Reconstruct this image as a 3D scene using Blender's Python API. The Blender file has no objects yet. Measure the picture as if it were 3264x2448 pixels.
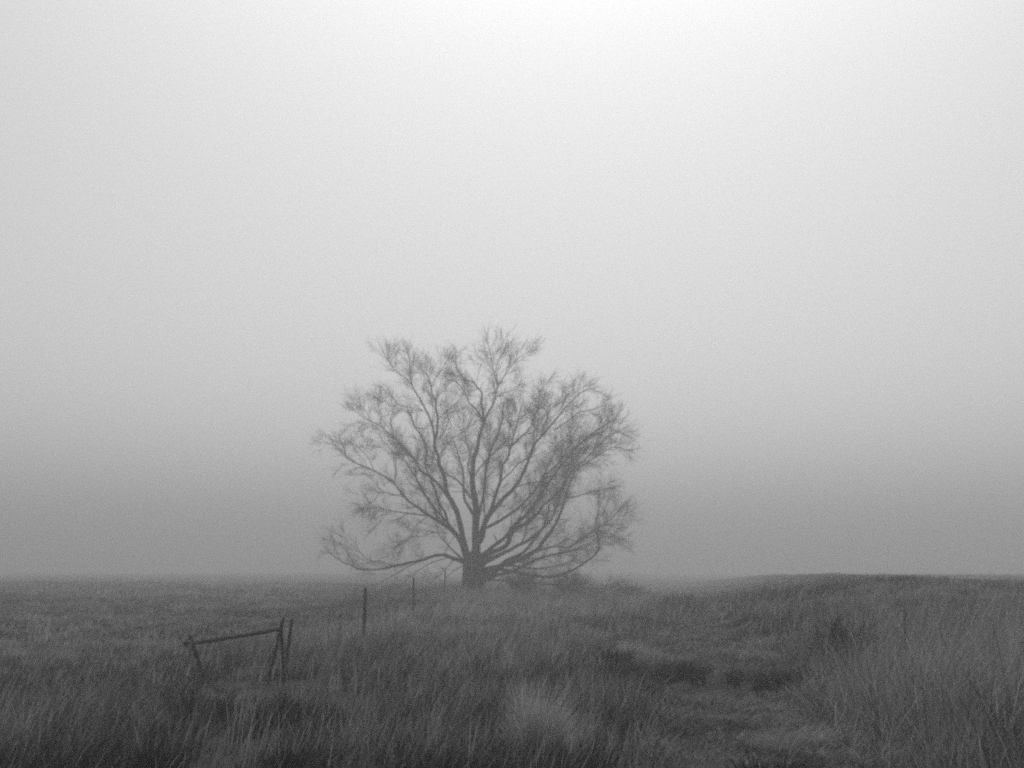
import bpy, bmesh, math, random
import numpy as np
from mathutils import Vector, noise as mnoise

random.seed(11)
rng = np.random.default_rng(11)
R = math.radians
scene = bpy.context.scene
COL = scene.collection

# ------------------------------------------------------------------ camera
CAM_Z = 2.0
cam = bpy.data.cameras.new('camera')
cam_o = bpy.data.objects.new('camera', cam)
COL.objects.link(cam_o)
cam.sensor_width = 36.0
cam.lens = 1098.0 / 1024.0 * 36.0
cam.clip_start = 0.1
cam.clip_end = 4000
cam_o.location = (0, 0, CAM_Z)
cam_o.rotation_euler = (R(90) + math.atan(187.7 / 1098.0), 0, 0)
scene.camera = cam_o

# ------------------------------------------------------------------ sky, sun, exposure
SUN_EL, SUN_AZ = 61.0, 5.0          # degrees, azimuth clockwise from +Y
world = bpy.data.worlds.new('World')
scene.world = world
world.use_nodes = True
wn = world.node_tree
sky = wn.nodes.new('ShaderNodeTexSky')
sky.sky_type = 'NISHITA'
sky.sun_disc = False
sky.sun_elevation = R(SUN_EL)
sky.sun_rotation = R(SUN_AZ)
sky.dust_density = 4.0
sky.air_density = 1.0
bw = wn.nodes.new('ShaderNodeRGBToBW')        # monochrome photograph
bg = wn.nodes['Background']
wn.links.new(sky.outputs[0], bw.inputs[0])
wn.links.new(bw.outputs[0], bg.inputs['Color'])
bg.inputs['Strength'].default_value = 0.15

sun = bpy.data.lights.new('sun', 'SUN')
sun.energy = 0.8
sun.angle = R(14)
sun.color = (1, 1, 1)
sun_o = bpy.data.objects.new('sun', sun)
COL.objects.link(sun_o)
d = Vector((math.sin(R(SUN_AZ)) * math.cos(R(SUN_EL)), math.cos(R(SUN_AZ)) * math.cos(R(SUN_EL)), math.sin(R(SUN_EL))))
sun_o.rotation_euler = (-d).to_track_quat('-Z', 'Y').to_euler()
sun_o.location = d * 200

scene.view_settings.view_transform = 'Standard'
scene.view_settings.look = 'None'
scene.view_settings.gamma = 1.0
scene.view_settings.use_curve_mapping = False
scene.view_settings.exposure = 0.0
scene.cycles.volume_bounces = 2
scene.cycles.max_bounces = 6
scene.cycles.diffuse_bounces = 3
scene.cycles.use_denoising = False
scene.cycles.pixel_filter_type = 'GAUSSIAN'
scene.cycles.filter_width = 2.7

HAZE_TOP = 19.4
HAZE_DENSITY = 0.0081
HAZE_COLOR = 0.68
HAZE_G = 0.62

# ------------------------------------------------------------------ helpers
def tag(o, label=None, cat=None, group=None, kind=None):
    if label: o['label'] = label
    if cat: o['category'] = cat
    if group: o['group'] = group
    if kind: o['kind'] = kind
    return o

def empty(name, loc):
    o = bpy.data.objects.new(name, None)
    o.location = loc
    o.empty_display_size = 0.2
    COL.objects.link(o)
    return o

def mesh_obj(name, verts, faces, mat, parent=None, smooth=True, origin=None):
    me = bpy.data.meshes.new(name)
    if origin is not None:
        ox, oy, oz = origin
        verts = [(a - ox, b - oy, c - oz) for a, b, c in verts]
    me.from_pydata([tuple(v) for v in verts], [], faces)
    me.update()
    if smooth:
        me.polygons.foreach_set('use_smooth', np.ones(len(me.polygons), dtype=bool))
    me.materials.append(mat)
    o = bpy.data.objects.new(name, me)
    COL.objects.link(o)
    if origin is not None:
        o.location = origin
    if parent is not None:
        o.parent = parent
    return o

def node_mat(name, lo, hi, scale=6.0, detail=6.0, rough=0.9, bump=0.0, stretch=(1, 1, 1), bump_scale=40.0):
    m = bpy.data.materials.new(name)
    m.use_nodes = True
    nt = m.node_tree
    b = nt.nodes['Principled BSDF']
    b.inputs['Roughness'].default_value = rough
    b.inputs['Specular IOR Level'].default_value = 0.15
    tc = nt.nodes.new('ShaderNodeTexCoord')
    mp = nt.nodes.new('ShaderNodeMapping')
    mp.inputs['Scale'].default_value = stretch
    nz = nt.nodes.new('ShaderNodeTexNoise')
    nz.inputs['Scale'].default_value = scale
    nz.inputs['Detail'].default_value = detail
    cr = nt.nodes.new('ShaderNodeValToRGB')
    cr.color_ramp.elements[0].position = 0.3
    cr.color_ramp.elements[1].position = 0.7
    cr.color_ramp.elements[0].color = (lo, lo, lo, 1)
    cr.color_ramp.elements[1].color = (hi, hi, hi, 1)
    nt.links.new(tc.outputs['Object'], mp.inputs[0])
    nt.links.new(mp.outputs[0], nz.inputs['Vector'])
    nt.links.new(nz.outputs[0], cr.inputs[0])
    nt.links.new(cr.outputs[0], b.inputs['Base Color'])
    if bump:
        n2 = nt.nodes.new('ShaderNodeTexNoise')
        n2.inputs['Scale'].default_value = bump_scale
        n2.inputs['Detail'].default_value = 5
        bp = nt.nodes.new('ShaderNodeBump')
        bp.inputs['Strength'].default_value = bump
        bp.inputs['Distance'].default_value = 0.03
        nt.links.new(mp.outputs[0], n2.inputs['Vector'])
        nt.links.new(n2.outputs[0], bp.inputs['Height'])
        nt.links.new(bp.outputs[0], b.inputs['Normal'])
    return m

def blade_mat(name, lo, hi, trans=0.35):
    """dead grass: colour of each blade comes from its own 'tone' value"""
    m = bpy.data.materials.new(name)
    m.use_nodes = True
    nt = m.node_tree
    b = nt.nodes['Principled BSDF']
    out = nt.nodes['Material Output']
    at = nt.nodes.new('ShaderNodeAttribute')
    at.attribute_name = 'tone'
    mr = nt.nodes.new('ShaderNodeMapRange')
    mr.inputs['To Min'].default_value = lo
    mr.inputs['To Max'].default_value = hi
    nt.links.new(at.outputs['Fac'], mr.inputs['Value'])
    b.inputs['Roughness'].default_value = 0.75
    b.inputs['Specular IOR Level'].default_value = 0.2
    nt.links.new(mr.outputs[0], b.inputs['Base Color'])
    tr = nt.nodes.new('ShaderNodeBsdfTranslucent')
    nt.links.new(mr.outputs[0], tr.inputs['Color'])
    mx = nt.nodes.new('ShaderNodeMixShader')
    mx.inputs[0].default_value = trans
    nt.links.new(b.outputs[0], mx.inputs[1])
    nt.links.new(tr.outputs[0], mx.inputs[2])
    nt.links.new(mx.outputs[0], out.inputs['Surface'])
    return m

MAT = {
    'soil': node_mat('soil', 0.025, 0.075, 0.35, 9, 0.95, 0.5, (1, 1, 1), 9.0),
    'bark': node_mat('bark', 0.020, 0.060, 3.0, 6, 0.95, 0.8, (3, 3, 0.5), 12.0),
    'twig': node_mat('twig_bark', 0.025, 0.055, 4.0, 3, 0.9),
    'old_wood': node_mat('weathered_wood', 0.012, 0.045, 5.0, 6, 0.9, 0.6, (4, 4, 1), 30.0),
    'steel': node_mat('rusty_steel', 0.02, 0.06, 8.0, 5, 0.8),
    'pale_wood': node_mat('split_pale_wood', 0.14, 0.26, 18.0, 5, 0.85, 0.3),
    'straw': blade_mat('straw_blades', 0.012, 0.50),
    'weed': blade_mat('dark_weed_blades', 0.012, 0.11, 0.2),
}

# smooth value noise on arrays -------------------------------------------------
_lat = rng.random((256, 256))
def vnoise(x, y, s, seed=0):
    x = np.asarray(x, float) / s + 37.3 * seed + 500
    y = np.asarray(y, float) / s + 11.9 * seed + 500
    xi = np.floor(x).astype(int); yi = np.floor(y).astype(int)
    fx = x - xi; fy = y - yi
    fx = fx * fx * (3 - 2 * fx); fy = fy * fy * (3 - 2 * fy)
    a = _lat[xi % 256, yi % 256]; b = _lat[(xi + 1) % 256, yi % 256]
    c = _lat[xi % 256, (yi + 1) % 256]; e = _lat[(xi + 1) % 256, (yi + 1) % 256]
    return (a * (1 - fx) + b * fx) * (1 - fy) + (c * (1 - fx) + e * fx) * fy

def sstep(a, b, v):
    t = np.clip((v - a) / (b - a), 0, 1)
    return t * t * (3 - 2 * t)

# ------------------------------------------------------------------ terrain
def ground_z(x, y):
    x = np.asarray(x, float); y = np.asarray(y, float)
    # the pasture climbs gently to a far crest at about eye level
    yy = np.clip(y - 18, 0, None)
    field = 1.68 * (1 - np.exp(-yy / 150.0))
    field = field - 0.55 * np.exp(-((x - 0.175 * y) / (4 + 0.06 * y)) ** 2) * sstep(22, 60, y)
    # bank with the tree on it: rises away from the camera
    t = np.clip((y - 21) / 38.0, 0, 1)
    along = 0.12 * t ** 1.8 * (1 - sstep(78, 110, y))
    across = sstep(-12.0, -5.0, x) * (1 - sstep(5.2, 12.0, x))
    bank = field + along * across
    # long low ridge on the right running away from the viewer
    xc = 14.0 + (y - 38) * 0.20
    G = np.exp(-((x - xc) / np.where(x < xc, 7.0, 13.0)) ** 2) * sstep(9, 38, y) * (1 - sstep(110, 180, y))
    hill = (1.66 - field) * G
    hill = hill + np.clip(1.74 - field - hill, 0, None) * np.exp(-((y - 125) / 26) ** 2) * sstep(16, 34, x)
    # slight fold left of the fence
    dip = -0.12 * np.exp(-((x + 12) / 6) ** 2) * sstep(8, 30, y)
    rough = (vnoise(x, y, 2.3, 1) - .5) * 0.10 + (vnoise(x, y, 7.0, 2) - .5) * 0.16 + (vnoise(x, y, 0.7, 3) - .5) * 0.04
    fade = 1 - sstep(60, 140, np.hypot(x, y))
    far = (vnoise(x, y, 45.0, 4) - .5) * 0.25 * sstep(50, 120, np.hypot(x, y))
    return bank + hill + dip + rough * fade + far

def graded(inner, step, outer):
    c = list(np.arange(-inner, inner + 1e-6, step))
    s = step; v = inner
    while v < outer:
        s *= 1.22; v += s
        c.append(v); c.insert(0, -v)
    return np.array(c)

gx = graded(26, 0.4, 690)
gy = graded(34, 0.4, 690) + 34
GX, GY = np.meshgrid(gx, gy)
GZ = ground_z(GX, GY)
nxg, nyg = len(gx), len(gy)
gv = np.stack([GX.ravel(), GY.ravel(), GZ.ravel()], 1)
idx = np.arange(nxg * nyg).reshape(nyg, nxg)
gf = np.stack([idx[:-1, :-1].ravel(), idx[:-1, 1:].ravel(), idx[1:, 1:].ravel(), idx[1:, :-1].ravel()], 1)
ground = mesh_obj('ground', gv.tolist(), gf.tolist(), MAT['soil'])
tag(ground, 'rough pasture ground rising to a low bank under the tree', 'ground', kind='structure')

# ------------------------------------------------------------------ grass (stuff)
def blades(name, px, py, h, w, lean_x, lean_y, tone, mat, segs=3, droop=0.35, parent=None, base_z=None, origin=(0, 0, 0)):
    """one mesh of tapering bent blades standing on the ground (vectorised)"""
    n = len(px)
    pz = (ground_z(px, py) - 0.02) if base_z is None else base_z
    ang = rng.random(n) * np.pi
    wx = np.cos(ang) * w * .5; wy = np.sin(ang) * w * .5
    rows = []
    for k in range(segs):
        f = k / segs
        b = f ** (1.0 + 1.2 * droop)
        zc = h * (f - droop * 0.35 * f * f)
        taper = 1 - 0.55 * f
        cx = px + lean_x * h * b; cy = py + lean_y * h * b; cz = pz + zc
        rows.append(np.stack([cx - wx * taper, cy - wy * taper, cz], 1))
        rows.append(np.stack([cx + wx * taper, cy + wy * taper, cz], 1))
    tip = np.stack([px + lean_x * h, py + lean_y * h, pz + h * (1 - droop * 0.35)], 1)
    rows.append(tip)
    nv = 2 * segs + 1
    V = np.stack(rows, 1).reshape(-1, 3) - np.array(origin)
    base = (np.arange(n) * nv)[:, None]
    tris = []
    for k in range(segs - 1):
        a = 2 * k
        tris += [[a, a + 1, a + 3], [a, a + 3, a + 2]]
    a = 2 * (segs - 1)
    tris += [[a, a + 1, a + 2]]
    F = (base[:, :, None] + np.array(tris)[None]).reshape(-1, 3)
    me = bpy.data.meshes.new(name)
    me.vertices.add(len(V)); me.vertices.foreach_set('co', V.astype(np.float32).ravel())
    me.loops.add(F.size); me.loops.foreach_set('vertex_index', F.astype(np.int32).ravel())
    me.polygons.add(len(F))
    me.polygons.foreach_set('loop_start', np.arange(0, F.size, 3, dtype=np.int32))
    me.update(calc_edges=True)
    at = me.attributes.new('tone', 'FLOAT', 'POINT')
    at.data.foreach_set('value', np.repeat(np.clip(tone, 0, 1), nv).astype(np.float32))
    me.materials.append(mat)
    o = bpy.data.objects.new(name, me)
    o.location = origin
    COL.objects.link(o)
    if parent is not None:
        o.parent = parent
    return o

def track_at(x, y):
    u = x - (1.0 + 0.11 * (y - 11))
    tr = sstep(0.0, 0.9, u) * (1 - sstep(2.4, 3.3, u)) * (1 - sstep(30, 40, y))
    return np.maximum(tr, sstep(1.2, 2.2, x) * (1 - sstep(5.0, 6.2, x)) * sstep(17.5, 20, y) * (1 - sstep(26, 34, y)) * .8)

def scatter(y0, y1, dens, margin=2.2, per=12, rad=0.09):
    """tufts of blades over the visible wedge between two distances"""
    area_n = int(((y1 - y0) * 2 * (0.47 * (y0 + y1) / 2 + margin)) * dens / per * 1.35)
    ty = np.sqrt(rng.random(area_n) * (y1 ** 2 - y0 ** 2) + y0 ** 2)
    tx = (rng.random(area_n) * 2 - 1) * (0.47 * ty + margin)
    keep = rng.random(area_n) < np.clip(2.4 * (vnoise(tx, ty, 0.55, 5) * .6 + vnoise(tx, ty, 1.7, 15) * .4) - .62, 0.05 + 0.5 * track_at(tx, ty), 1)
    tx, ty = tx[keep], ty[keep]
    hs = 0.5 + 1.15 * rng.random(len(tx)) ** 1.7
    tn = rng.normal(0, 0.09, len(tx))
    kind = rng.random(len(tx)) + 0.5 * (vnoise(tx, ty, 0.8, 21) - .5)
    tn = tn + np.where(kind < .34, -0.30, np.where(kind > .80, 0.36, 0.02))
    n = rng.poisson(per, len(tx))
    i = np.repeat(np.arange(len(tx)), n)
    a = rng.random(len(i)) * 2 * np.pi
    r = rad * np.sqrt(rng.random(len(i))) * 1.3
    return tx[i] + np.cos(a) * r, ty[i] + np.sin(a) * r, np.cos(a) * r / rad, np.sin(a) * r / rad, hs[i], tn[i]

def region(x, y):
    """plant height (m), tone (0 dark weed .. 1 bleached straw), wind lean by place"""
    n1 = vnoise(x, y, 2.2, 6); n2 = vnoise(x, y, 5.5, 7); n3 = vnoise(x, y, 1.0, 8)
    h = 0.24 + 0.22 * n1 + 0.10 * n3
    tone = 0.31 - 0.07 * (1 - sstep(11.0, 16.0, y)) + 0.30 * (n2 - .5) + 0.34 * (n1 - .5) + 0.30 * (n3 - .5)
    # wheel-flattened strip on the right of the bank
    track = track_at(x, y)
    h = h * (1 - 0.72 * track)
    tone = tone + 0.02 * track
    # tall stand on the far right foreground
    tall = sstep(3.5, 4.6, x - 0.05 * (y - 12)) * (1 - sstep(17.0, 22.0, y))
    h = h * (1 + 1.25 * tall)
    tone = tone + 0.16 * tall
    # trodden grass round the fence brace and before the pale tuft
    low = np.maximum(np.exp(-((x + 4.2) / 1.15) ** 4 - ((y - 17.6) / 3.0) ** 4), .3 * np.exp(-((x - .3) / .7) ** 2 - ((y - 11.6) / .8) ** 2))
    h = h * (1 - 0.78 * low)
    tone = tone - .14 * np.exp(-((x - .35) / .9) ** 2 - ((y - 12.0) / 1.3) ** 2)
    h = h * (1 - .25 * np.exp(-((x - .35) / .9) ** 2 - ((y - 12.0) / 1.3) ** 2))
    # wispy bleached strip from the foreground up to the tree
    strip = np.exp(-((x + 1.2 - 0.0 * y) / 2.3) ** 2) * sstep(11, 18, y)
    tone = tone + 0.10 * strip
    # bank: longer paler grass
    bank = sstep(-6.0, -3.5, x) * (1 - sstep(5, 9, x)) * sstep(29, 44, y)
    h = h + 0.10 * bank
    tone = tone + 0.22 * bank
    # brush growing on the right end of the bank is darker
    brush = np.exp(-((x - 6.9) / 2.6) ** 2 - ((y - 44) / 8) ** 2)
    tone = tone - 0.25 * brush
    # grazed field left of the fence
    field = 1 - sstep(-7.5, -5.0, x + 0.05 * (y - 20))
    h = h * (1 - 0.45 * field * sstep(15, 22, y))
    tone = tone - 0.05 * field
    # hillside on the right
    hs_ = sstep(9, 13, x) * sstep(20, 26, y)
    h = h * (1 - 0.62 * hs_)
    tone = tone - 0.04 * hs_
    return np.clip(h, 0.04, 1.6), tone, tall, track

def grass(name, y0, y1, dens, w, segs, per, rad, label):
    x, y, ox, oy, hs, tn = scatter(y0, y1, dens, per=per, rad=rad)
    h, tone, tall, track = region(x, y)
    n = len(x)
    hh = h * hs * (0.55 + 0.75 * rng.random(n))
    lx = 0.20 + 0.30 * ox + rng.normal(0, .22, n) + 0.9 * track * rng.normal(0, 1, n)
    ly = 0.25 * oy + rng.normal(0, .22, n) + 0.7 * track * rng.normal(0, 1, n)
    tone = tone + tn + rng.normal(0, .09, n)
    ww = w * (0.6 + 0.8 * rng.random(n))
    o = blades(name, x, y, hh, ww, lx, ly, tone, MAT['straw'], segs=segs, droop=0.5)
    return tag(o, label, 'grass', kind='stuff')

grass('dry_grass', 7.6, 17.0, 1150, 0.0102, 3, 12, 0.10, 'tangled dry grass filling the foreground around the fence brace')
grass('dry_grass', 17.0, 30.0, 420, 0.017, 2, 12, 0.15, 'dry grass behind the fence brace and across the track')
grass('dry_grass', 68.0, 115.0, 16, 0.11, 2, 12, 0.8, 'faint far grass dissolving into the fog')
grass('dry_grass', 30.0, 68.0, 85, 0.042, 2, 12, 0.32, 'distant dry grass on the bank and fields around the tree')

# thin bleached flowering stems standing above the rest
def stems(name, y0, y1, n, w, label):
    y = np.sqrt(rng.random(n) * (y1 ** 2 - y0 ** 2) + y0 ** 2)
    x = (rng.random(n) * 2 - 1) * (0.47 * y + 2)
    h, tone, tall, track = region(x, y)
    ok = (rng.random(n) < np.clip(vnoise(x, y, 1.3, 31) * 1.8 - .35, .05, 1)) & (track < .3) & ~((x > 8) & (y > 19))
    x, y, h = x[ok], y[ok], h[ok]
    m = len(x)
    o = blades(name, x, y, h * rng.uniform(1.3, 2.2, m), w * rng.uniform(.6, 1.3, m), .22 + rng.normal(0, .16, m), rng.normal(0, .16, m), .75 + rng.normal(0, .15, m), MAT['straw'], 3, .35)
    return tag(o, label, 'grass', kind='stuff')
stems('grass_stems', 8.5, 17.0, 3600, .009, 'scattered pale seed stems rising above the foreground grass')
stems('grass_stems', 17.0, 32.0, 4000, .016, 'pale seed stems rising above the grass behind the fence brace')

# dark ragged weeds along the far edge of the flattened strip
def weed_band(name, cx, cy, n, h, spread, label):
    pw = rng.exponential(1.0, len(cx)); k = rng.choice(len(cx), n, p=pw / pw.sum())
    x = np.asarray(cx)[k] + rng.normal(0, spread, n)
    y = np.asarray(cy)[k] + rng.normal(0, spread * .7, n)
    hh = h * (0.4 + 0.8 * rng.random(n))
    o = blades(name, x, y, hh, 0.012 + 0.014 * rng.random(n), 0.2 + rng.normal(0, .35, n), rng.normal(0, .35, n), rng.random(n), MAT['weed'], 2, 0.4)
    return tag(o, label, 'weeds', kind='stuff')

s = rng.random(44)
weed_band('dark_weeds', 1.7 + 3.6 * s + rng.normal(0, .08, 44), 20.2 - 3.2 * s + rng.normal(0, .22, 44), 2700, 0.38, 0.08,
          'low ragged line of dark weeds at the far edge of the flattened strip')

# ------------------------------------------------------------------ tubes
def frame_ring(p, t, r, n, squash=1.0, ph=0.0):
    t = t.normalized()
    a = Vector((0, 1, 0)) if abs(t.y) < 0.9 else Vector((1, 0, 0))
    u = t.cross(a).normalized(); v = t.cross(u)
    return [p + (u * math.cos(2 * math.pi * i / n + ph) + v * math.sin(2 * math.pi * i / n + ph)) * r for i in range(n)]

class Tubes:
    def __init__(self): self.v = []; self.f = []
    def add(self, pts, rad, n=6, cap=True, knob=0.0):
        b0 = len(self.v)
        m = len(pts)
        for i, p in enumerate(pts):
            t = (pts[min(i + 1, m - 1)] - pts[max(i - 1, 0)])
            rr = rad[i] * (1 + knob * (random.random() - .5))
            self.v += [tuple(q) for q in frame_ring(p, t, rr, n)]
        for i in range(m - 1):
            a = b0 + i * n; b = a + n
            for k in range(n):
                self.f.append((a + k, a + (k + 1) % n, b + (k + 1) % n, b + k))
        if cap:
            self.f.append(tuple(b0 + k for k in reversed(range(n))))
            self.f.append(tuple(b0 + (m - 1) * n + k for k in range(n)))
    def build(self, name, mat, parent=None, origin=None, smooth=True):
        return mesh_obj(name, self.v, self.f, mat, parent, smooth, origin)

def catmull(pts, sub=3):
    out = []
    P = [pts[0] + (pts[0] - pts[1])] + pts + [pts[-1] + (pts[-1] - pts[-2])]
    for i in range(1, len(P) - 2):
        for k in range(sub):
            t = k / sub
            a, b, c, e = P[i - 1], P[i], P[i + 1], P[i + 2]
            out.append(0.5 * ((2 * b) + (c - a) * t + (2 * a - 5 * b + 4 * c - e) * t * t + (3 * b - a - 3 * c + e) * t ** 3))
    out.append(pts[-1].copy())
    return out

# ------------------------------------------------------------------ the bare tree
TREE = Vector((-2.47, 68.0, 0.59))
TS = 1.43      # the limb table is in units of 1.43 m
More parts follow.
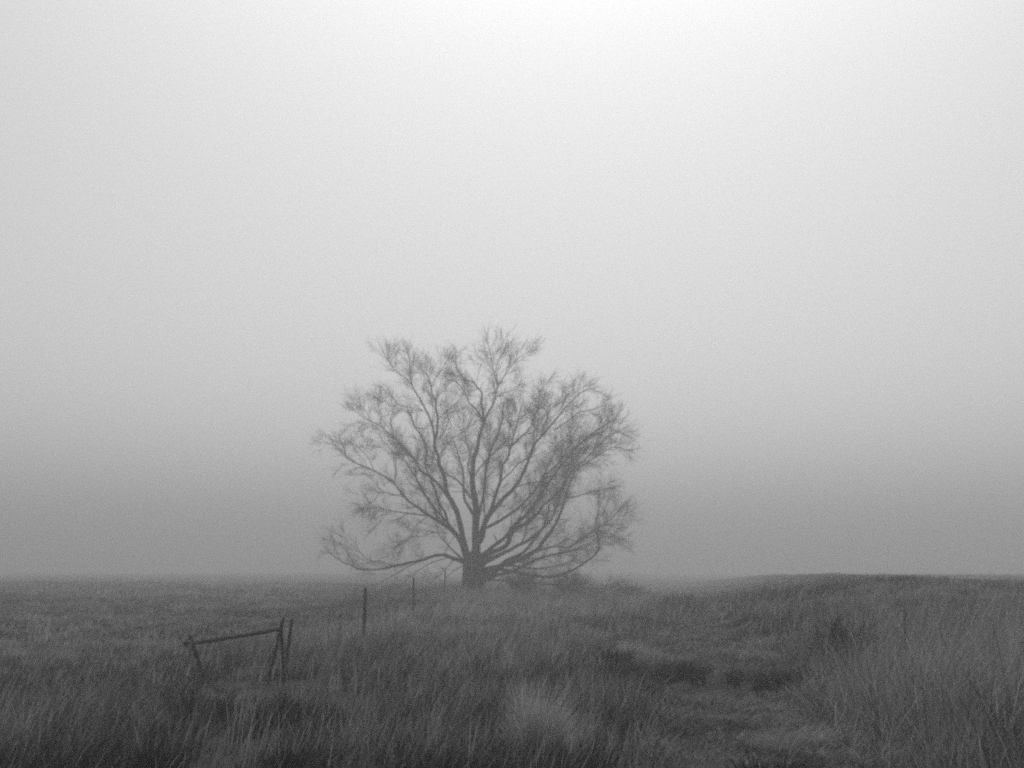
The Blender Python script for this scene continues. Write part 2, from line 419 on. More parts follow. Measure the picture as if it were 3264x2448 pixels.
# name, parent, start radius, end radius, how far it leans away (+) or towards (-) the viewer per metre, (x, z) from the trunk foot
LIMBS = [
    ('A','',0.25,0.073,0.02,[(0.08,1.29),(0.17,1.89),(0.17,2.72),(0.15,3.72),(0.09,4.72),(0.07,5.72),(0.17,6.25),(0.34,6.91),(0.47,7.36)]),
    ('A1','A',0.067,0.023,0.25,[(0.47,7.36),(0.44,7.91),(0.45,8.31),(0.35,8.77),(0.22,9.04),(-0.01,9.24),(-0.23,9.41),(-0.48,9.57),(-0.71,9.91),(-0.81,10.31)]),
    ('A2','A',0.067,0.04,-0.2,[(0.49,7.38),(0.67,7.81),(0.9,8.18),(1.0,8.51),(1.09,9.01)]),
    ('A21','A2',0.033,0.013,-0.3,[(1.09,9.01),(1.24,9.24),(1.53,9.64),(1.93,10.07),(2.43,10.42)]),
    ('A22','A2',0.033,0.013,0.2,[(1.09,9.01),(0.97,9.57),(0.87,10.14),(0.74,10.57),(0.64,10.97)]),
    ('A23','A2',0.03,0.013,-0.5,[(1.1,9.04),(1.1,9.74),(1.19,10.14),(1.27,10.64)]),
    ('A24','A2',0.023,0.01,0.5,[(1.0,8.51),(1.4,8.71),(1.8,8.86),(2.0,9.11)]),
    ('A3','A',0.053,0.02,0.45,[(0.49,7.36),(0.27,7.78),(0.0,8.18),(-0.16,8.38),(-0.33,8.71),(-0.51,9.07),(-0.71,9.37)]),
    ('A4','A',0.04,0.017,-0.4,[(0.09,5.05),(0.27,5.45),(0.67,5.78),(0.87,6.05),(1.17,6.31),(1.57,6.51)]),
    ('A5','A',0.047,0.017,0.5,[(-0.02,4.89),(-0.22,5.52),(-0.12,6.05),(-0.32,6.58),(-0.42,7.24),(-0.45,7.91)]),
    ('B','',0.15,0.087,-0.1,[(-0.12,1.29),(-0.32,2.22),(-0.48,3.06),(-0.71,3.72),(-1.01,4.32),(-1.18,4.99),(-1.35,5.45),(-1.41,5.78),(-1.55,6.25),(-1.58,6.58)]),
    ('B1','B',0.067,0.02,0.2,[(-1.58,6.58),(-1.53,6.91),(-1.51,7.48),(-1.55,7.91),(-1.61,8.31),(-1.76,8.64),(-1.83,9.07),(-1.98,9.44),(-2.25,9.64),(-2.44,9.91)]),
    ('B11','B1',0.03,0.013,0.5,[(-1.5,7.48),(-1.31,7.64),(-1.05,7.91),(-0.81,8.24),(-0.55,8.51),(-0.42,8.84)]),
    ('B12','B1',0.027,0.013,-0.4,[(-1.81,8.97),(-1.58,9.31),(-1.41,9.64),(-1.18,9.91),(-0.98,10.24)]),
    ('B13','B1',0.023,0.01,-0.2,[(-1.61,8.24),(-1.51,8.61),(-1.41,8.91),(-1.31,9.31)]),
    ('B2','B',0.06,0.02,-0.25,[(-1.6,6.58),(-1.71,7.08),(-1.78,7.51),(-2.05,7.98),(-2.28,8.41),(-2.51,8.84),(-2.61,9.17),(-2.68,9.47),(-2.64,9.91),(-2.74,10.31)]),
    ('B21','B2',0.027,0.013,-0.5,[(-2.51,8.81),(-2.88,9.11),(-3.21,9.44),(-3.48,9.81),(-3.68,10.07)]),
    ('B3','B',0.033,0.013,0.5,[(-1.35,5.95),(-1.05,6.41),(-0.78,6.75),(-0.48,6.94),(-0.25,7.24)]),
    ('B4','B',0.027,0.013,-0.5,[(-1.48,6.51),(-1.18,6.88),(-1.01,7.24),(-1.01,7.64)]),
    ('C','',0.133,0.043,-0.25,[(-0.18,1.56),(-0.48,2.39),(-0.91,2.79),(-1.38,3.12),(-1.81,3.32),(-2.21,3.55),(-2.54,3.92),(-2.81,4.22),(-3.24,4.69)]),
    ('C1','C',0.043,0.017,-0.1,[(-3.24,4.69),(-3.71,4.95),(-4.17,5.18),(-4.77,5.48),(-5.24,5.72),(-5.32,5.98),(-5.47,6.31),(-5.67,6.58)]),
    ('C11','C1',0.02,0.01,0.3,[(-4.11,5.18),(-4.24,5.55),(-4.57,5.98),(-4.77,6.18),(-4.97,6.45)]),
    ('C12','C1',0.017,0.01,-0.3,[(-5.67,6.25),(-5.97,6.28),(-6.27,6.45)]),
    ('C2','C',0.06,0.027,0.35,[(-1.41,3.19),(-1.55,3.59),(-1.81,4.05),(-2.05,4.32),(-2.34,4.62),(-2.41,5.05),(-2.51,5.65),(-2.54,5.91),(-2.98,6.25)]),
    ('C3','C',0.04,0.017,-0.4,[(-1.75,3.3),(-2.64,3.37),(-3.14,3.44),(-3.64,3.59),(-4.01,3.75),(-4.31,4.05)]),
    ('C31','C3',0.02,0.01,-0.5,[(-3.31,3.45),(-3.64,3.32),(-3.98,3.16)]),
    ('C4','C',0.027,0.01,0.2,[(-1.85,3.24),(-2.21,2.96),(-2.64,2.46),(-3.04,2.12),(-3.51,1.66)]),
    ('C5','C',0.03,0.013,0.3,[(-2.81,4.25),(-3.21,4.19),(-3.81,4.29),(-4.11,4.09),(-4.34,3.92),(-4.57,3.69)]),
    ('C6','C',0.03,0.013,0.1,[(-3.24,4.69),(-3.21,5.12),(-3.28,5.52),(-3.31,5.98),(-3.64,6.31),(-3.78,6.51)]),
    ('D','B',0.1,0.04,0.3,[(-0.5,3.09),(-0.68,3.52),(-0.98,4.05),(-1.51,4.75),(-1.98,5.15),(-2.34,5.45),(-2.54,5.75),(-2.88,6.15),(-3.24,6.48),(-3.54,6.88)]),
    ('D1','D',0.037,0.013,0.1,[(-3.54,6.88),(-3.88,7.18),(-4.24,7.48),(-4.64,7.64),(-5.04,7.91),(-5.41,8.24)]),
    ('D11','D1',0.02,0.01,0.5,[(-4.24,7.48),(-4.17,7.91),(-4.31,8.31),(-4.37,8.71)]),
    ('D12','D1',0.017,0.01,-0.4,[(-4.64,7.64),(-4.77,8.04),(-5.04,8.34),(-5.24,8.58)]),
    ('D2','D',0.027,0.013,0.4,[(-3.58,6.88),(-3.64,7.24),(-3.73,7.64),(-3.78,8.24),(-3.78,8.61)]),
    ('D3','D',0.03,0.013,-0.3,[(-2.88,6.15),(-3.01,6.48),(-3.44,6.78)]),
    ('E','C',0.08,0.03,-0.4,[(-0.86,2.76),(-1.01,3.12),(-1.11,3.39),(-1.31,3.85),(-1.65,4.72),(-1.91,5.38),(-1.85,6.05),(-2.05,6.48),(-2.28,6.91),(-2.51,7.41)]),
    ('E1','E',0.027,0.013,-0.4,[(-2.51,7.41),(-2.64,7.71),(-2.98,7.88),(-3.21,8.04)]),
    ('E2','E',0.027,0.013,0.2,[(-2.28,6.91),(-1.98,6.81),(-1.71,6.98)]),
    ('F','A',0.053,0.027,0.5,[(-0.05,4.12),(-0.45,4.69),(-0.78,4.95),(-1.15,5.22),(-1.45,5.58),(-1.71,5.91),(-2.15,6.18),(-2.21,6.51)]),
    ('G','',0.1,0.02,-0.2,[(-0.32,1.42),(-0.78,1.56),(-1.18,1.66),(-1.65,1.62),(-2.11,1.49),(-2.64,1.39),(-3.24,1.23),(-3.71,1.11),(-4.17,1.08),(-4.64,1.14),(-4.97,1.26),(-5.31,1.36),(-5.71,1.59),(-5.97,1.89)]),
    ('G1','G',0.02,0.01,0.2,[(-4.87,1.26),(-4.97,1.52),(-5.24,1.79),(-5.54,2.12),(-5.84,2.39)]),
    ('G2','G',0.02,0.01,-0.3,[(-3.31,1.23),(-3.71,1.39),(-4.11,1.49),(-4.64,1.76),(-5.04,2.12),(-5.31,2.39)]),
    ('G3','G',0.03,0.013,-0.4,[(-2.05,1.49),(-2.81,1.06),(-3.31,0.76),(-3.81,0.49),(-4.31,0.26),(-4.91,-0.04)]),
    ('G4','G',0.03,0.013,0.4,[(-0.98,1.59),(-1.48,1.42),(-1.98,1.23),(-2.48,0.89),(-2.91,0.53),(-3.31,0.19)]),
    ('G5','G',0.03,0.013,-0.6,[(-0.78,1.52),(-0.98,1.29),(-1.25,0.96),(-1.65,0.53),(-2.01,0.19)]),
    ('G6','G',0.03,0.013,0.6,[(-0.38,1.23),(-0.68,1.06),(-0.98,0.83),(-1.38,0.46)]),
    ('H','',0.047,0.017,0.3,[(-0.32,1.46),(-0.81,1.86),(-1.15,2.26),(-1.45,2.62),(-1.55,3.02)]),
    ('H1','H',0.02,0.01,0.4,[(-1.18,1.72),(-1.05,1.99),(-0.85,2.39)]),
    ('I','C',0.073,0.033,-0.5,[(-0.48,2.39),(-0.71,2.62),(-1.11,2.92),(-1.31,3.59),(-1.45,4.29),(-1.71,4.72)]),
    ('I1','I',0.02,0.01,-0.4,[(-0.98,2.59),(-1.48,2.56),(-1.98,2.42),(-2.48,2.39),(-2.98,2.09)]),
    ('M','A',0.133,0.053,0.15,[(0.24,2.12),(0.37,2.52),(0.5,3.06),(0.77,3.59),(1.0,4.32),(1.17,4.89),(1.37,5.55),(1.53,5.91),(1.67,6.45)]),
    ('M1','M',0.053,0.023,-0.1,[(1.67,6.45),(2.07,6.78),(2.43,7.18),(2.73,7.64),(2.87,8.01),(3.12,8.44)]),
    ('M2','M',0.047,0.02,0.3,[(1.67,6.45),(1.8,7.08),(2.0,7.58),(2.13,8.14),(2.22,8.48)]),
    ('M21','M2',0.027,0.01,0.3,[(2.03,7.64),(2.27,7.94),(2.53,8.31),(2.77,8.64),(3.0,9.01),(3.18,9.37)]),
    ('M3','M',0.04,0.017,0.5,[(1.6,6.25),(1.53,6.91),(1.67,7.51),(1.73,7.91)]),
    ('M4','M',0.04,0.017,-0.5,[(0.57,3.19),(0.54,4.22),(0.64,5.05),(0.77,5.72),(0.77,6.08),(0.77,6.91),(0.67,7.51)]),
    ('N','A',0.14,0.06,-0.2,[(0.2,1.89),(0.47,2.72),(0.77,3.32),(1.27,3.99),(1.73,4.49),(2.07,4.99),(2.33,5.45),(2.47,5.91),(2.67,6.25),(3.0,6.68)]),
    ('N1','N',0.053,0.02,-0.1,[(3.0,6.68),(3.33,7.04),(3.66,7.48),(3.96,7.84),(4.23,8.08),(4.5,8.38),(4.86,8.58),(5.16,8.68)]),
    ('N2','N',0.04,0.017,0.3,[(3.0,6.68),(3.07,7.08),(3.2,7.41),(3.5,7.84),(3.83,8.24),(3.96,8.68)]),
    ('N3','N1',0.033,0.013,-0.4,[(3.5,6.91),(4.16,7.34),(4.5,7.58),(5.0,7.64),(5.59,7.81)]),
    ('N4','N',0.037,0.017,0.5,[(1.73,4.49),(2.2,4.69),(2.77,4.82),(3.17,4.95),(3.53,5.25),(3.83,5.58),(4.0,6.05),(4.26,6.45),(4.43,6.81),(4.56,7.14)]),
    ('N5','N',0.04,0.017,-0.5,[(1.07,4.32),(1.34,4.79),(1.67,5.15),(2.0,5.45),(2.3,5.68),(2.6,5.98),(2.8,6.91),(2.83,7.58)]),
    ('N6','N',0.033,0.017,0.6,[(2.67,6.25),(2.63,6.91),(2.67,7.41),(2.6,7.91)]),
    ('P','',0.126,0.047,0.25,[(0.27,1.46),(0.54,1.72),(1.0,2.09),(1.5,2.52),(1.83,2.92),(2.33,3.42),(2.63,3.69),(2.87,4.29),(3.13,4.92)]),
    ('P1','P',0.047,0.017,0.1,[(3.13,4.92),(3.3,5.32),(3.66,5.72),(3.9,5.91),(4.33,6.31),(4.83,6.75),(5.33,7.01),(5.83,7.24),(6.06,7.51)]),
    ('P2','P',0.037,0.017,0.5,[(3.0,4.62),(3.2,5.32),(3.43,5.78),(3.63,6.41),(4.0,6.91),(4.4,7.31),(4.66,7.84)]),
    ('P3','P',0.033,0.013,-0.3,[(2.57,3.62),(2.5,4.22),(2.63,4.72)]),
    ('P4','P',0.03,0.013,0.2,[(1.53,2.59),(1.67,3.06),(1.73,3.72),(2.0,4.05)]),
    ('Q','',0.14,0.053,-0.3,[(0.34,1.29),(0.77,1.69),(1.5,2.16),(1.73,2.56),(2.27,2.96),(2.77,3.39),(3.0,3.72),(3.43,4.05),(3.86,4.49)]),
    ('Q1','Q',0.047,0.017,-0.1,[(3.86,4.49),(4.1,4.92),(4.4,5.28),(4.66,5.52),(5.13,5.91),(5.46,6.28),(5.86,6.58),(6.33,6.81)]),
    ('Q2','Q',0.04,0.017,0.3,[(2.57,3.25),(2.87,3.85),(3.2,4.32),(3.6,4.69),(3.96,5.05),(4.33,5.52),(4.66,5.91),(5.0,6.31),(5.26,6.65)]),
    ('Q3','Q',0.03,0.013,0.5,[(2.77,3.39),(3.2,3.45),(3.6,3.69),(4.0,4.25)]),
    ('Q4','Q',0.027,0.013,-0.5,[(1.83,2.86),(2.07,3.39),(2.43,3.72),(2.67,4.05)]),
    ('R','',0.12,0.047,0.4,[(0.17,1.19),(1.0,1.59),(1.67,1.96),(2.13,2.19),(2.5,2.39),(3.0,2.79),(3.43,3.25),(3.7,3.72),(3.86,4.22)]),
    ('R1','R',0.04,0.017,0.2,[(3.86,4.22),(3.96,4.62),(4.1,5.12),(4.33,5.58),(4.5,5.98),(4.83,6.41)]),
    ('R2','R',0.04,0.017,-0.3,[(2.13,2.19),(2.3,2.66),(2.37,3.06),(2.67,3.39)]),
    ('S','',0.193,0.05,-0.15,[(0.0,0.26),(0.67,0.83),(1.34,1.26),(2.07,1.49),(2.83,1.89),(3.0,2.22),(3.33,2.66),(3.6,3.12),(3.86,3.55),(4.0,4.12)]),
    ('S1','S',0.047,0.017,-0.1,[(4.0,4.12),(4.16,4.62),(4.43,5.12),(4.86,5.52),(5.49,5.95),(5.99,6.18),(6.63,6.05)]),
    ('S2','S',0.033,0.013,-0.4,[(4.03,4.05),(4.5,4.15),(5.16,4.32),(5.76,4.42)]),
    ('T','S',0.047,0.02,0.2,[(2.73,1.82),(3.5,2.02),(4.1,2.06),(4.6,2.32),(5.06,2.56),(5.43,2.89),(5.83,3.09),(6.16,3.39),(6.53,3.85)]),
    ('T1','T',0.023,0.01,-0.3,[(5.49,2.92),(5.89,2.91),(6.33,3.06),(6.69,3.29)]),
    ('T2','T',0.027,0.01,0.4,[(3.6,2.09),(4.06,2.36),(4.6,2.29),(5.33,2.36),(5.99,2.46),(6.53,2.42)]),
    ('T3','T',0.02,0.01,-0.2,[(5.44,2.89),(5.46,3.22),(5.43,3.65),(5.63,4.05)]),
    ('U','',0.1,0.027,0.15,[(0.0,0.79),(1.0,1.06),(2.0,0.96),(2.67,0.79),(3.33,0.79),(4.0,0.93),(4.6,1.16),(5.13,1.49),(5.46,1.89),(5.48,2.39),(5.41,2.89),(5.48,3.45)]),
    ('U1','U',0.02,0.01,0.3,[(5.46,1.89),(5.63,2.22),(5.79,2.72),(5.93,3.12)]),
    ('U2','U',0.03,0.013,-0.4,[(2.07,1.52),(2.57,1.52),(3.17,1.42),(3.6,1.23),(3.93,0.96)]),
    ('U3','U',0.02,0.01,0.5,[(5.29,1.69),(5.66,2.06),(5.93,2.39),(6.19,2.52)]),
    ('V','',0.073,0.017,-0.3,[(-0.06,0.53),(0.67,0.66),(1.67,0.59),(3.0,0.46),(4.66,0.33),(5.66,0.29),(5.89,0.49)]),
    ('W','',0.08,0.02,0.5,[(0.07,0.99),(1.34,1.23),(2.67,1.13),(3.66,1.23),(4.66,1.56)]),
    ('SB','',0.133,0.04,0.35,[(0.07,0.53),(0.77,0.93),(1.53,1.42),(2.2,1.79),(2.67,2.26),(3.03,2.86),(3.26,3.39),(3.4,3.99)]),
    ('SC','',0.113,0.027,-0.45,[(0.04,0.39),(0.94,0.83),(1.8,1.06),(2.6,1.39),(3.4,1.72),(4.16,1.82),(4.83,2.12)]),
    ('X','A',0.093,0.027,-0.9,[(0.17,2.72),(0.37,3.39),(0.54,4.22),(0.7,5.38),(1.07,6.25),(1.27,6.91),(1.4,7.58)]),
    ('Y','A',0.093,0.027,0.9,[(0.08,3.39),(-0.15,3.72),(-0.38,4.22),(-0.48,5.38),(-0.71,6.08),(-0.91,6.75),(-1.15,7.24)]),
    ('Z','N',0.087,0.027,0.8,[(0.47,2.76),(1.27,3.19),(2.17,4.05),(3.0,5.05),(3.5,5.91),(3.83,6.58),(4.33,7.08)]),
    ('ZA','Q',0.087,0.027,-0.8,[(1.5,2.16),(1.93,2.89),(2.67,3.72),(3.5,4.89),(4.33,5.85),(5.0,6.41),(5.66,6.75)]),
    ('ZB','C',0.08,0.023,0.8,[(-0.55,2.46),(-1.15,3.19),(-1.81,3.89),(-2.48,4.89),(-3.14,5.91),(-3.64,6.41)]),
]
tree = empty('bare_tree', (TREE.x, TREE.y, float(ground_z(TREE.x, TREE.y))))
tag(tree, 'large bare spreading tree with many limbs on the low bank', 'tree')
base_off = TREE - tree.location

# trunk: short, fluted, flaring into the ground and the fork
def build_trunk():
    v = []; f = []; n = 22
    prof = [(-1.0, .62, 0), (-.55, .60, 0), (-.2, .54, 0), (.1, .49, .0), (.5, .46, .01), (.95, .46, .03), (1.3, .46, .05), (1.55, .40, .06), (1.75, .28, .08), (1.9, .12, .1)]
    for z, r, cx in prof:
        for k in range(n):
            a = 2 * math.pi * k / n
            fl = 1 + 0.07 * math.sin(3 * a + .5 + z * .3) + 0.05 * math.sin(7 * a + z * .9) + 0.05 * (random.random() - .5)
            if z < 0: fl *= 1 + (-z) * 0.18 * max(0, math.sin(4 * a + 1))
            v.append((cx + .03 + math.cos(a) * r * fl, math.sin(a) * r * fl, z))
    for i in range(len(prof) - 1):
        for k in range(n):
            f.append((i * n + k, i * n + (k + 1) % n, (i + 1) * n + (k + 1) % n, (i + 1) * n + k))
    f.append(tuple(range((len(prof) - 1) * n, len(prof) * n)))
    o = mesh_obj('trunk', [Vector(q) * TS + base_off for q in v], f, MAT['bark'], tree)
    return o
build_trunk()

limb3d = {}
top_of = {}
obj_of = {}
twig_of = {}
PAR = {}
def path3d(name, par, k, pts):
    if par:
        P, _ = limb3d[par]
        best = min(P, key=lambda q: (q.x - pts[0][0]) ** 2 + (q.z - pts[0][1]) ** 2)
        y = best.y
    else:
        y = 0.3 * (1 if k > 0 else -1) * min(1, abs(k) * 2)
    out = []
    px, pz = pts[0]
    for x, z in pts:
        L = math.hypot(x - px, z - pz)
        y += k * L
        px, pz = x, z
        out.append(Vector((x, y, z)))
    return out

def rand_perp(t):
    a = Vector((random.gauss(0, 1), random.gauss(0, 1), random.gauss(0, 1)))
    return (a - t * a.dot(t)).normalized()

def shoot(start, dirn, length, nseg, up, jit):
    pts = [start.copy()]
    dd = dirn.normalized()
    st = length / nseg
    for _ in range(nseg):
        dd = (dd + Vector((random.gauss(0, jit), random.gauss(0, jit), random.gauss(0, jit) + up))).normalized()
        pts.append(pts[-1] + dd * st)
    return pts

n_twigs = 0
UP = 0.025
def twigs_on(P, Rr, tb, dens, total):
    """secondary branchlets and fine twigs along one limb"""
    global n_twigs
    m = len(P)
    acc = 0.0
    run = 0.0
    for i in range(1, m):
        seg = (P[i] - P[i - 1]); L = seg.length
        run += L
        f = run / total
        r = Rr[i]
        # thick lower wood carries few branchlets, thin outer wood many
        rate = dens * (0.35 + 1.1 * f) * (1.0 if r < 0.06 else 0.45) * (1.0 if r < 0.11 else 0.35)
        acc += L * rate
        while acc > 1:
            acc -= 1
            t = seg.normalized()
            p = P[i - 1].lerp(P[i], random.random())
            side = rand_perp(t)
            ang = R(random.uniform(22, 52))
            d0 = t * math.cos(ang) + side * math.sin(ang)
            ln = random.uniform(0.7, 2.1) * (1.1 - 0.6 * f)
            r0 = min(0.013, r * 0.45)
            S = shoot(p, d0, ln, 5, UP, 0.09)
            tb.add(S, [r0 * (1 - .7 * j / 5) for j in range(6)], 3, False)
            nt_ = int(ln * random.uniform(6, 10))
            for _ in range(nt_):
                j = random.randint(1, 4)
                q = S[j].lerp(S[j + 1], random.random())
                tt = (S[j + 1] - S[j]).normalized()
                an = R(random.uniform(14, 40))
                dd = tt * math.cos(an) + rand_perp(tt) * math.sin(an)
                l2 = random.uniform(0.3, 1.0)
                T = shoot(q, dd, l2, 3, UP, 0.10)
                tb.add(T, [0.0056, 0.0047, 0.0038, 0.0026], 3, False)
                for _ in range(random.randint(2, 5)):
                    jj = random.randint(0, 2)
                    q2 = T[jj].lerp(T[jj + 1], random.random())
                    t2 = (T[jj + 1] - T[jj]).normalized()
                    an = R(random.uniform(18, 45))
                    d2 = t2 * math.cos(an) + rand_perp(t2) * math.sin(an)
                    U = shoot(q2, d2, random.uniform(.2, .6), 1, UP, 0.1)
                    tb.add(U, [0.0038, 0.0022], 3, False)
                    n_twigs += 1
    # leader twigs at the tip
    t = (P[-1] - P[-2]).normalized()
    for _ in range(9):
        an = R(random.uniform(0, 34))
        T = shoot(P[-1], t * math.cos(an) + rand_perp(t) * math.sin(an), random.uniform(.2, .6), 4, UP, 0.09)
        tb.add(T, [0.006, 0.005, 0.0042, 0.0034, 0.0025], 3, False)

for name, par, r0, r1, k, pts in LIMBS:
    PAR[name] = par
    P = path3d(name, par, k, [(x * TS, z * TS) for x, z in pts])
    r0 *= TS; r1 *= TS * .9
    # natural unevenness between the traced points
    for i in range(1, len(P) - 1):               # kinks where side wood left the limb
        P[i] = P[i] + Vector((random.gauss(0, .045), random.gauss(0, .10), random.gauss(0, .045)))
    C = catmull(P, 4)
    for i in range(2, len(C) - 1):
        C[i] = C[i] + Vector((random.gauss(0, .006), random.gauss(0, .018), random.gauss(0, .006)))
    limb3d[name] = (C, None)
    m = len(C)
    r0 *= .86; r1 *= .75
    rr = [r0 + (r1 - r0) * (i / (m - 1)) ** 0.75 for i in range(m)]
    if not par:
        for i, q in enumerate((1.4, 1.3, 1.2, 1.12, 1.06)): rr[i] *= q
    root = name
    while PAR[root]: root = PAR[root]
    tb = Tubes()
    tb.add([c + base_off for c in C], rr, 8 if r0 > .05 else 5, True, 0.16)
    if r0 > .05:                                  # broken stubs of dead side wood
        for _ in range(random.randint(1, 3)):
            i = random.randint(m // 4, m - 3)
            tt = (C[i + 1] - C[i]).normalized(); an = R(random.uniform(45, 80))
            S = shoot(C[i] + base_off, tt * math.cos(an) + rand_perp(tt) * math.sin(an), random.uniform(.25, .8), 3, 0, .12)
            tb.add(S, [rr[i] * .42, rr[i] * .36, rr[i] * .3, rr[i] * .24], 5)
    if par == '':
        o = tb.build('limb', MAT['bark'], tree)
        obj_of[name] = o
        twig_of[name] = Tubes()
    else:
        tb.build('branch', MAT['bark'], obj_of[root])
    total = sum((C[i] - C[i - 1]).length for i in range(1, m))
    dens = 5.8
    if root in 'GUVHW': dens = 3.0
    if root in 'NPQRSZ' or root == 'ZA': dens = 5.9
    if root == 'G': dens = 2.4
    if root == 'C': dens = 5.0
    twigs_on([c + base_off for c in C], rr, twig_of[root], dens, total)
for root, tb in twig_of.items():
    o = tb.build('twigs', MAT['twig'], obj_of[root], smooth=False)
    o['kind'] = 'stuff'

# ------------------------------------------------------------------ fence
def pole(tb, a, b, r0, r1, n=9, bend=0.0):
    a = Vector(a); b = Vector(b)
    pts = []; rad = []
    m = 9
    side = rand_perp((b - a).normalized())
    for i in range(m):
        f = i / (m - 1)
        pts.append(a.lerp(b, f) + side * bend * math.sin(math.pi * f))
        rad.append((r0 + (r1 - r0) * f) * (1 + random.uniform(-.04, .04)))
    tb.add(pts, rad, n, True, 0.10)

def part(name, mat, parent, a, b, r0, r1, bend=0.0, n=9):
    tb = Tubes(); pole(tb, Vector(a) - parent.location, Vector(b) - parent.location, r0, r1, n, bend)
    return tb.build(name, mat, parent)

br = empty('fence_brace', (-4.3, 20.0, float(ground_z(-4.3, 20.0))))
tag(br, 'broken wooden fence brace with a slanting rail in the foreground grass', 'fence')
lp = part('leaning_post', MAT['old_wood'], br, (-5.10, 19.55, -0.42), (-5.58, 19.5, .91), .040, .035, .004)
lp['label'] = 'left post leaning away from the rail'
rail = part('rail', MAT['old_wood'], br, (-5.66, 19.40, .757), (-4.15, 20.08, .985), .036, .032, .014)
rail['label'] = 'slanting top rail'
part('brace_pole', MAT['old_wood'], br, (-4.40, 19.95, -.40), (-4.11, 20.18, 1.19), .023, .028, .003)
part('brace_pole', MAT['old_wood'], br, (-4.06, 20.35, -.45), (-4.16, 20.24, 1.03), .034, .029, .003)
# pale splintered wood and wire where rail and leaning post cross
tb = Tubes()
c0 = Vector((-5.50, 19.40, .765)) - br.location
for i in range(16):
    a = random.uniform(0, 2 * math.pi)
    p = c0 + Vector((random.uniform(-.13, .10), random.uniform(-.05, .01), random.uniform(-.05, .07)))
    dd = Vector((math.cos(a) * .5 - .6, -.15, math.sin(a) * .6))
    tb.add(shoot(p, dd, random.uniform(.06, .16), 3, 0, .3), [.011, .010, .008, .005], 5)
tb.build('splinters', MAT['pale_wood'], br)
tb = Tubes()
for i in range(4):
    z0 = .70 + .035 * i
    pts = []
    for j in range(15):
        a = 2 * math.pi * j / 14
        pts.append(Vector((-5.52 - .02 * i + .062 * math.cos(a), 19.47 + .125 * math.sin(a), z0 + .02 * math.sin(a * 2))) - br.location)
    tb.add(pts, [.004] * 15, 4)
tb.build('tie_wire', MAT['steel'], br)

def post(loc_top, loc_bot, r, label, mat, notch=True):
    e = empty('fence_post', loc_bot)
    tag(e, label, 'fence post', 'posts of the wire fence')
    tb = Tubes()
    pole(tb, Vector((0, 0, 0)), Vector(loc_top) - Vector(loc_bot), r * 1.05, r, 9, .003)
    s_ = tb.build('shaft', mat, e)
    top = Vector(loc_top) - Vector(loc_bot)
    for f in (.94, .72):
        tb = Tubes()
        c = top * f
        pts = [c + Vector((math.cos(a) * r * 1.12, math.sin(a) * r * 1.12, .004 * math.sin(a))) for a in [2 * math.pi * j / 12 for j in range(13)]]
        tb.add(pts, [.0035] * 13, 4)
        tb.build('wire_tie', MAT['steel'], e)
    return Vector(loc_top), Vector(loc_bot)

tops = []
tops.append(post((-4.10, 20.9, 1.14), (-4.27, 20.95, -.40), .030, 'wooden post leaning right beside the broken fence brace', MAT['old_wood']))
tops.append(post((-3.67, 28.0, 1.60), (-3.70, 28.0, -.25), .040, 'dark upright post alone halfway between fence brace and tree', MAT['old_wood']))
tops.append(post((-3.53, 40.0, 1.80), (-3.53, 40.0, -.05), .034, 'thin upright post seen under the low left branches', MAT['old_wood']))
tops.append(post((-3.67, 61.0, 2.07), (-3.67, 61.0, .15), .036, 'faintest post close against the left of the trunk', MAT['old_wood']))

def strand(frac, sag, label):
    tb = Tubes()
    pts = []
    hooks = [b.lerp(t, frac) for t, b in tops]
    first = Vector((-4.13, 20.2, hooks[0].z + .02))
    hooks = [first] + hooks
    for a, b in zip(hooks[:-1], hooks[1:]):
        m = max(2, int((b - a).length / .5))
        for j in range(m):
            f = j / m
            pts.append(a.lerp(b, f) - Vector((0, 0, sag * 4 * f * (1 - f))) + Vector((.045, 0, 0)))
    pts.append(hooks[-1])
    tb.add(pts, [.0028] * len(pts), 4)
    for p in pts[::1]:
        for s_ in (-1, 1):
            q = [p + Vector((0, 0, -.018 * s_)) + Vector((-.012, .01, 0)), p + Vector((0, 0, .018 * s_)) + Vector((.012, -.01, 0))]
            tb.add(q, [.0016, .0016], 3, False)
    o = tb.build('fence_wire', MAT['steel'], origin=tuple(hooks[0]))
    return tag(o, label, 'wire')
strand(.94, .10, 'uppermost wire strand sagging between the fence posts')
strand(.72, .16, 'lower slack wire strand running between the fence posts')

# ------------------------------------------------------------------ single plants
def plant_root(name, x, y, label, cat, group=None):
    e = empty(name, (x, y, float(ground_z(x, y))))
    return tag(e, label, cat, group)

def tuft(name, x, y, n, h, rad, lean, splay, tone, tvar, mat, label, cat, w=0.008, droop=.5, pname='blades', dome=0.0):
    e = plant_root(name, x, y, label, cat)
    a = rng.random(n) * 2 * np.pi; r = rad * np.sqrt(rng.random(n))
    px = np.cos(a) * r; py = np.sin(a) * r
    hh = h * (0.3 + 0.75 * rng.random(n)) * (1 - dome * (r / rad) ** 1.5)
    hh = hh * (0.45 + 1.1 * vnoise(np.cos(a) * 1.6 + px * 4, np.sin(a) * 1.6 + py * 4, .9, 40 + x))
    o = blades(pname, px, py, hh, w * (.6 + .8 * rng.random(n)), lean + splay * np.cos(a) * r / rad + rng.normal(0, .16, n),
               splay * np.sin(a) * r / rad + rng.normal(0, .16, n), tone + rng.normal(0, tvar, n), mat, 4, droop, e,
               base_z=ground_z(x + px, y + py) - e.location.z - .02)
    o['kind'] = 'stuff'
    return e

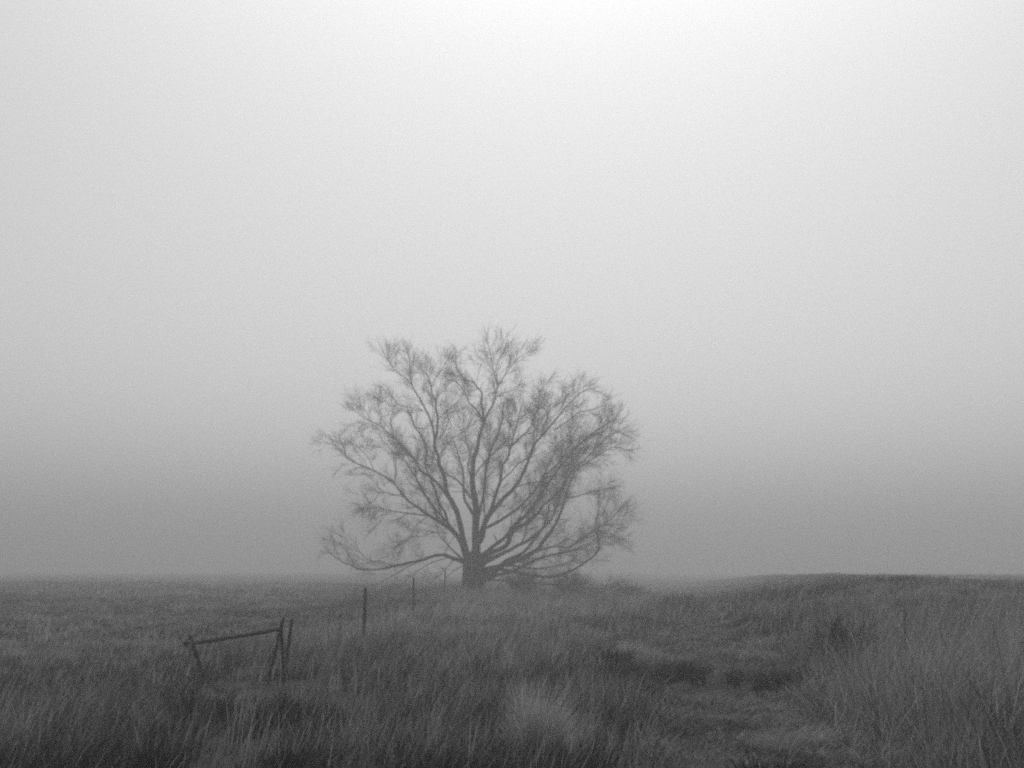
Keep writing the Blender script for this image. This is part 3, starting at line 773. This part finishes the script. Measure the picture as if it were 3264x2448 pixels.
tuft('grass_tuft', .24, 12.3, 1900, 1.05, .30, .10, .34, .90, .18, MAT['straw'], 'pale bleached grass tuft fanning out in the centre foreground', 'grass tuft', .011, dome=.62)
tuft('grass_tuft', 3.0, 12.9, 420, .34, .2, .2, .5, .62, .1, MAT['straw'], 'small pale grass tuft in the flattened strip', 'grass tuft', .008)
tuft('weed_clump', -2.98, 14.3, 930, .56, .24, .2, .5, .25, .25, MAT['weed'], 'dark weed clump in front of the brace poles', 'weeds', .014)
tuft('weed_clump', -2.45, 14.1, 930, .52, .30, .2, .5, .25, .25, MAT['weed'], 'dark weed clump just right of the brace poles', 'weeds', .014)
tuft('weed_clump', -4.0, 14.7, 1200, .58, .38, .2, .5, .3, .25, MAT['weed'], 'wide dark weed clump below the leaning fence post', 'weeds', .014)
tuft('weed_clump', -2.05, 10.75, 930, .46, .24, .2, .5, .15, .2, MAT['weed'], 'blackish weed clump at the bottom edge left of centre', 'weeds', .014)
tuft('weed_clump', -3.4, 11.0, 630, .44, .18, .3, .5, .2, .2, MAT['weed'], 'blackish weed clump at the bottom edge nearest the left side', 'weeds', .014)
tuft('weed_clump', .55, 10.7, 780, .40, .3, .2, .5, .2, .2, MAT['weed'], 'blackish weed clump below the pale centre tuft', 'weeds', .014)
tuft('weed_clump', 2.5, 11.0, 630, .30, .3, .2, .6, .3, .2, MAT['weed'], 'low dark weed clump at the near end of the flattened strip', 'weeds', .014)
tuft('weed_clump', 4.9, 12.2, 780, .5, .2, .2, .5, .25, .2, MAT['weed'], 'dark weed clump at the foot of the tall right grass', 'weeds', .014)
tuft('grass_clump', 1.95, 21.5, 380, .46, .3, .1, .5, .25, .25, MAT['weed'], 'dark clump where the bank meets the flattened strip', 'weeds', .02)

# twiggy dark bush right of the flattened strip
def bush(name, x, y, n, h, rad, label, stems=26, mat='twig', leaf=0):
    e = plant_root(name, x, y, label, 'bush')
    tb = Tubes()
    for i in range(stems):
        a = random.uniform(0, 2 * math.pi); s_ = random.random() ** .6
        d0 = Vector((math.cos(a) * s_ * rad / h, math.sin(a) * s_ * rad / h, 1))
        S = shoot(Vector((math.cos(a) * .08, math.sin(a) * .08, -.04)), d0, h * random.uniform(.6, 1.05), 6, .05, .12)
        tb.add(S, [.010 * (1 - .7 * j / 6) for j in range(7)], 4, False)
        for _ in range(n):
            j = random.randint(1, 5)
            tt = (S[j + 1] - S[j]).normalized(); an = R(random.uniform(15, 45))
            T = shoot(S[j].lerp(S[j + 1], random.random()), tt * math.cos(an) + rand_perp(tt) * math.sin(an), h * random.uniform(.12, .38), 3, .08, .13)
            tb.add(T, [.005, .004, .003, .002], 3, False)
    o = tb.build('twigs', MAT[mat], e, smooth=False); o['kind'] = 'stuff'
    return e
bush('dark_bush', 5.35, 18.2, 18, 1.0, .45, 'dark rounded twiggy bush between flattened strip and hillside', 42)
bush('brush', .7, 68.6, 24, 1.9, 2.1, 'tangled low brush against the right foot of the trunk', 70)
bush('brush', 3.6, 69.2, 24, 1.8, 2.5, 'tangled low brush under the lowest right limb', 70)
bush('brush', 6.9, 67.0, 24, 1.3, 2.2, 'low brush at the right end of the bank', 60)
bush('brush', 6.9, 46.0, 26, .8, 1.7, 'dark brush on the slope right of the bank', 60)

def stalk(x, y, h, lean, label, r=.006, head=True):
    e = plant_root('weed_stalk', x, y, label, 'stalk')
    S = shoot(Vector((0, 0, -.03)), Vector((lean, random.uniform(-.05, .05), 1)), h, 8, .0, .03)
    tb = Tubes(); tb.add(S, [r * (1 - .6 * j / 8) for j in range(9)], 5); tb.build('stem', MAT['twig'], e)
    tb = Tubes()
    for i in range(34):
        j = random.randint(5, 7) if head else random.randint(3, 7)
        p = S[j].lerp(S[j + 1], random.random())
        T = shoot(p, Vector((random.gauss(0, .35), random.gauss(0, .35), 1)), random.uniform(.03, .09), 2, 0, .2)
        tb.add(T, [.003, .004, .002], 3, False)
    o = tb.build('seed_head', MAT['twig'], e, smooth=False); o['kind'] = 'stuff'
    return e
stalk(5.55, 16.0, 1.35, .04, 'tall dark weed stalk standing above the right grass', .009)
stalk(5.30, 16.3, .95, -.05, 'shorter dark stalk left of the tall right stalk', .007)
stalk(-3.74, 13.0, .66, .12, 'thin dark stalk leaning right below the leaning fence post', .009)
stalk(-2.86, 13.9, .52, .14, 'thin dark stalk below the brace poles', .008)
stalk(7.0, 15.0, 1.3, .22, 'pale-topped stalk bending right at the right edge of the grass', .006)

# ------------------------------------------------------------------ the air
hz = bpy.data.meshes.new('haze')
b_ = bmesh.new()
bmesh.ops.create_cube(b_, size=1.0)
zb = float(GZ.min()) - 1.0
for v in b_.verts:
    v.co = Vector((v.co.x * 1500, v.co.y * 1500 + 34, zb + (v.co.z + .5) * (HAZE_TOP - zb)))
b_.to_mesh(hz); b_.free()
haze = bpy.data.objects.new('haze', hz)
COL.objects.link(haze)
hm = bpy.data.materials.new('haze')
hm.use_nodes = True
hn = hm.node_tree
for nd in list(hn.nodes):
    if nd.type != 'OUTPUT_MATERIAL': hn.nodes.remove(nd)
pv = hn.nodes.new('ShaderNodeVolumePrincipled')
pv.inputs['Color'].default_value = (HAZE_COLOR,) * 3 + (1,)
pv.inputs['Density'].default_value = HAZE_DENSITY
pv.inputs['Anisotropy'].default_value = HAZE_G
hn.links.new(pv.outputs[0], hn.nodes['Material Output'].inputs['Volume'])
hz.materials.append(hm)
tag(haze, 'pale even fog filling the air over the whole pasture', 'fog', kind='stuff')
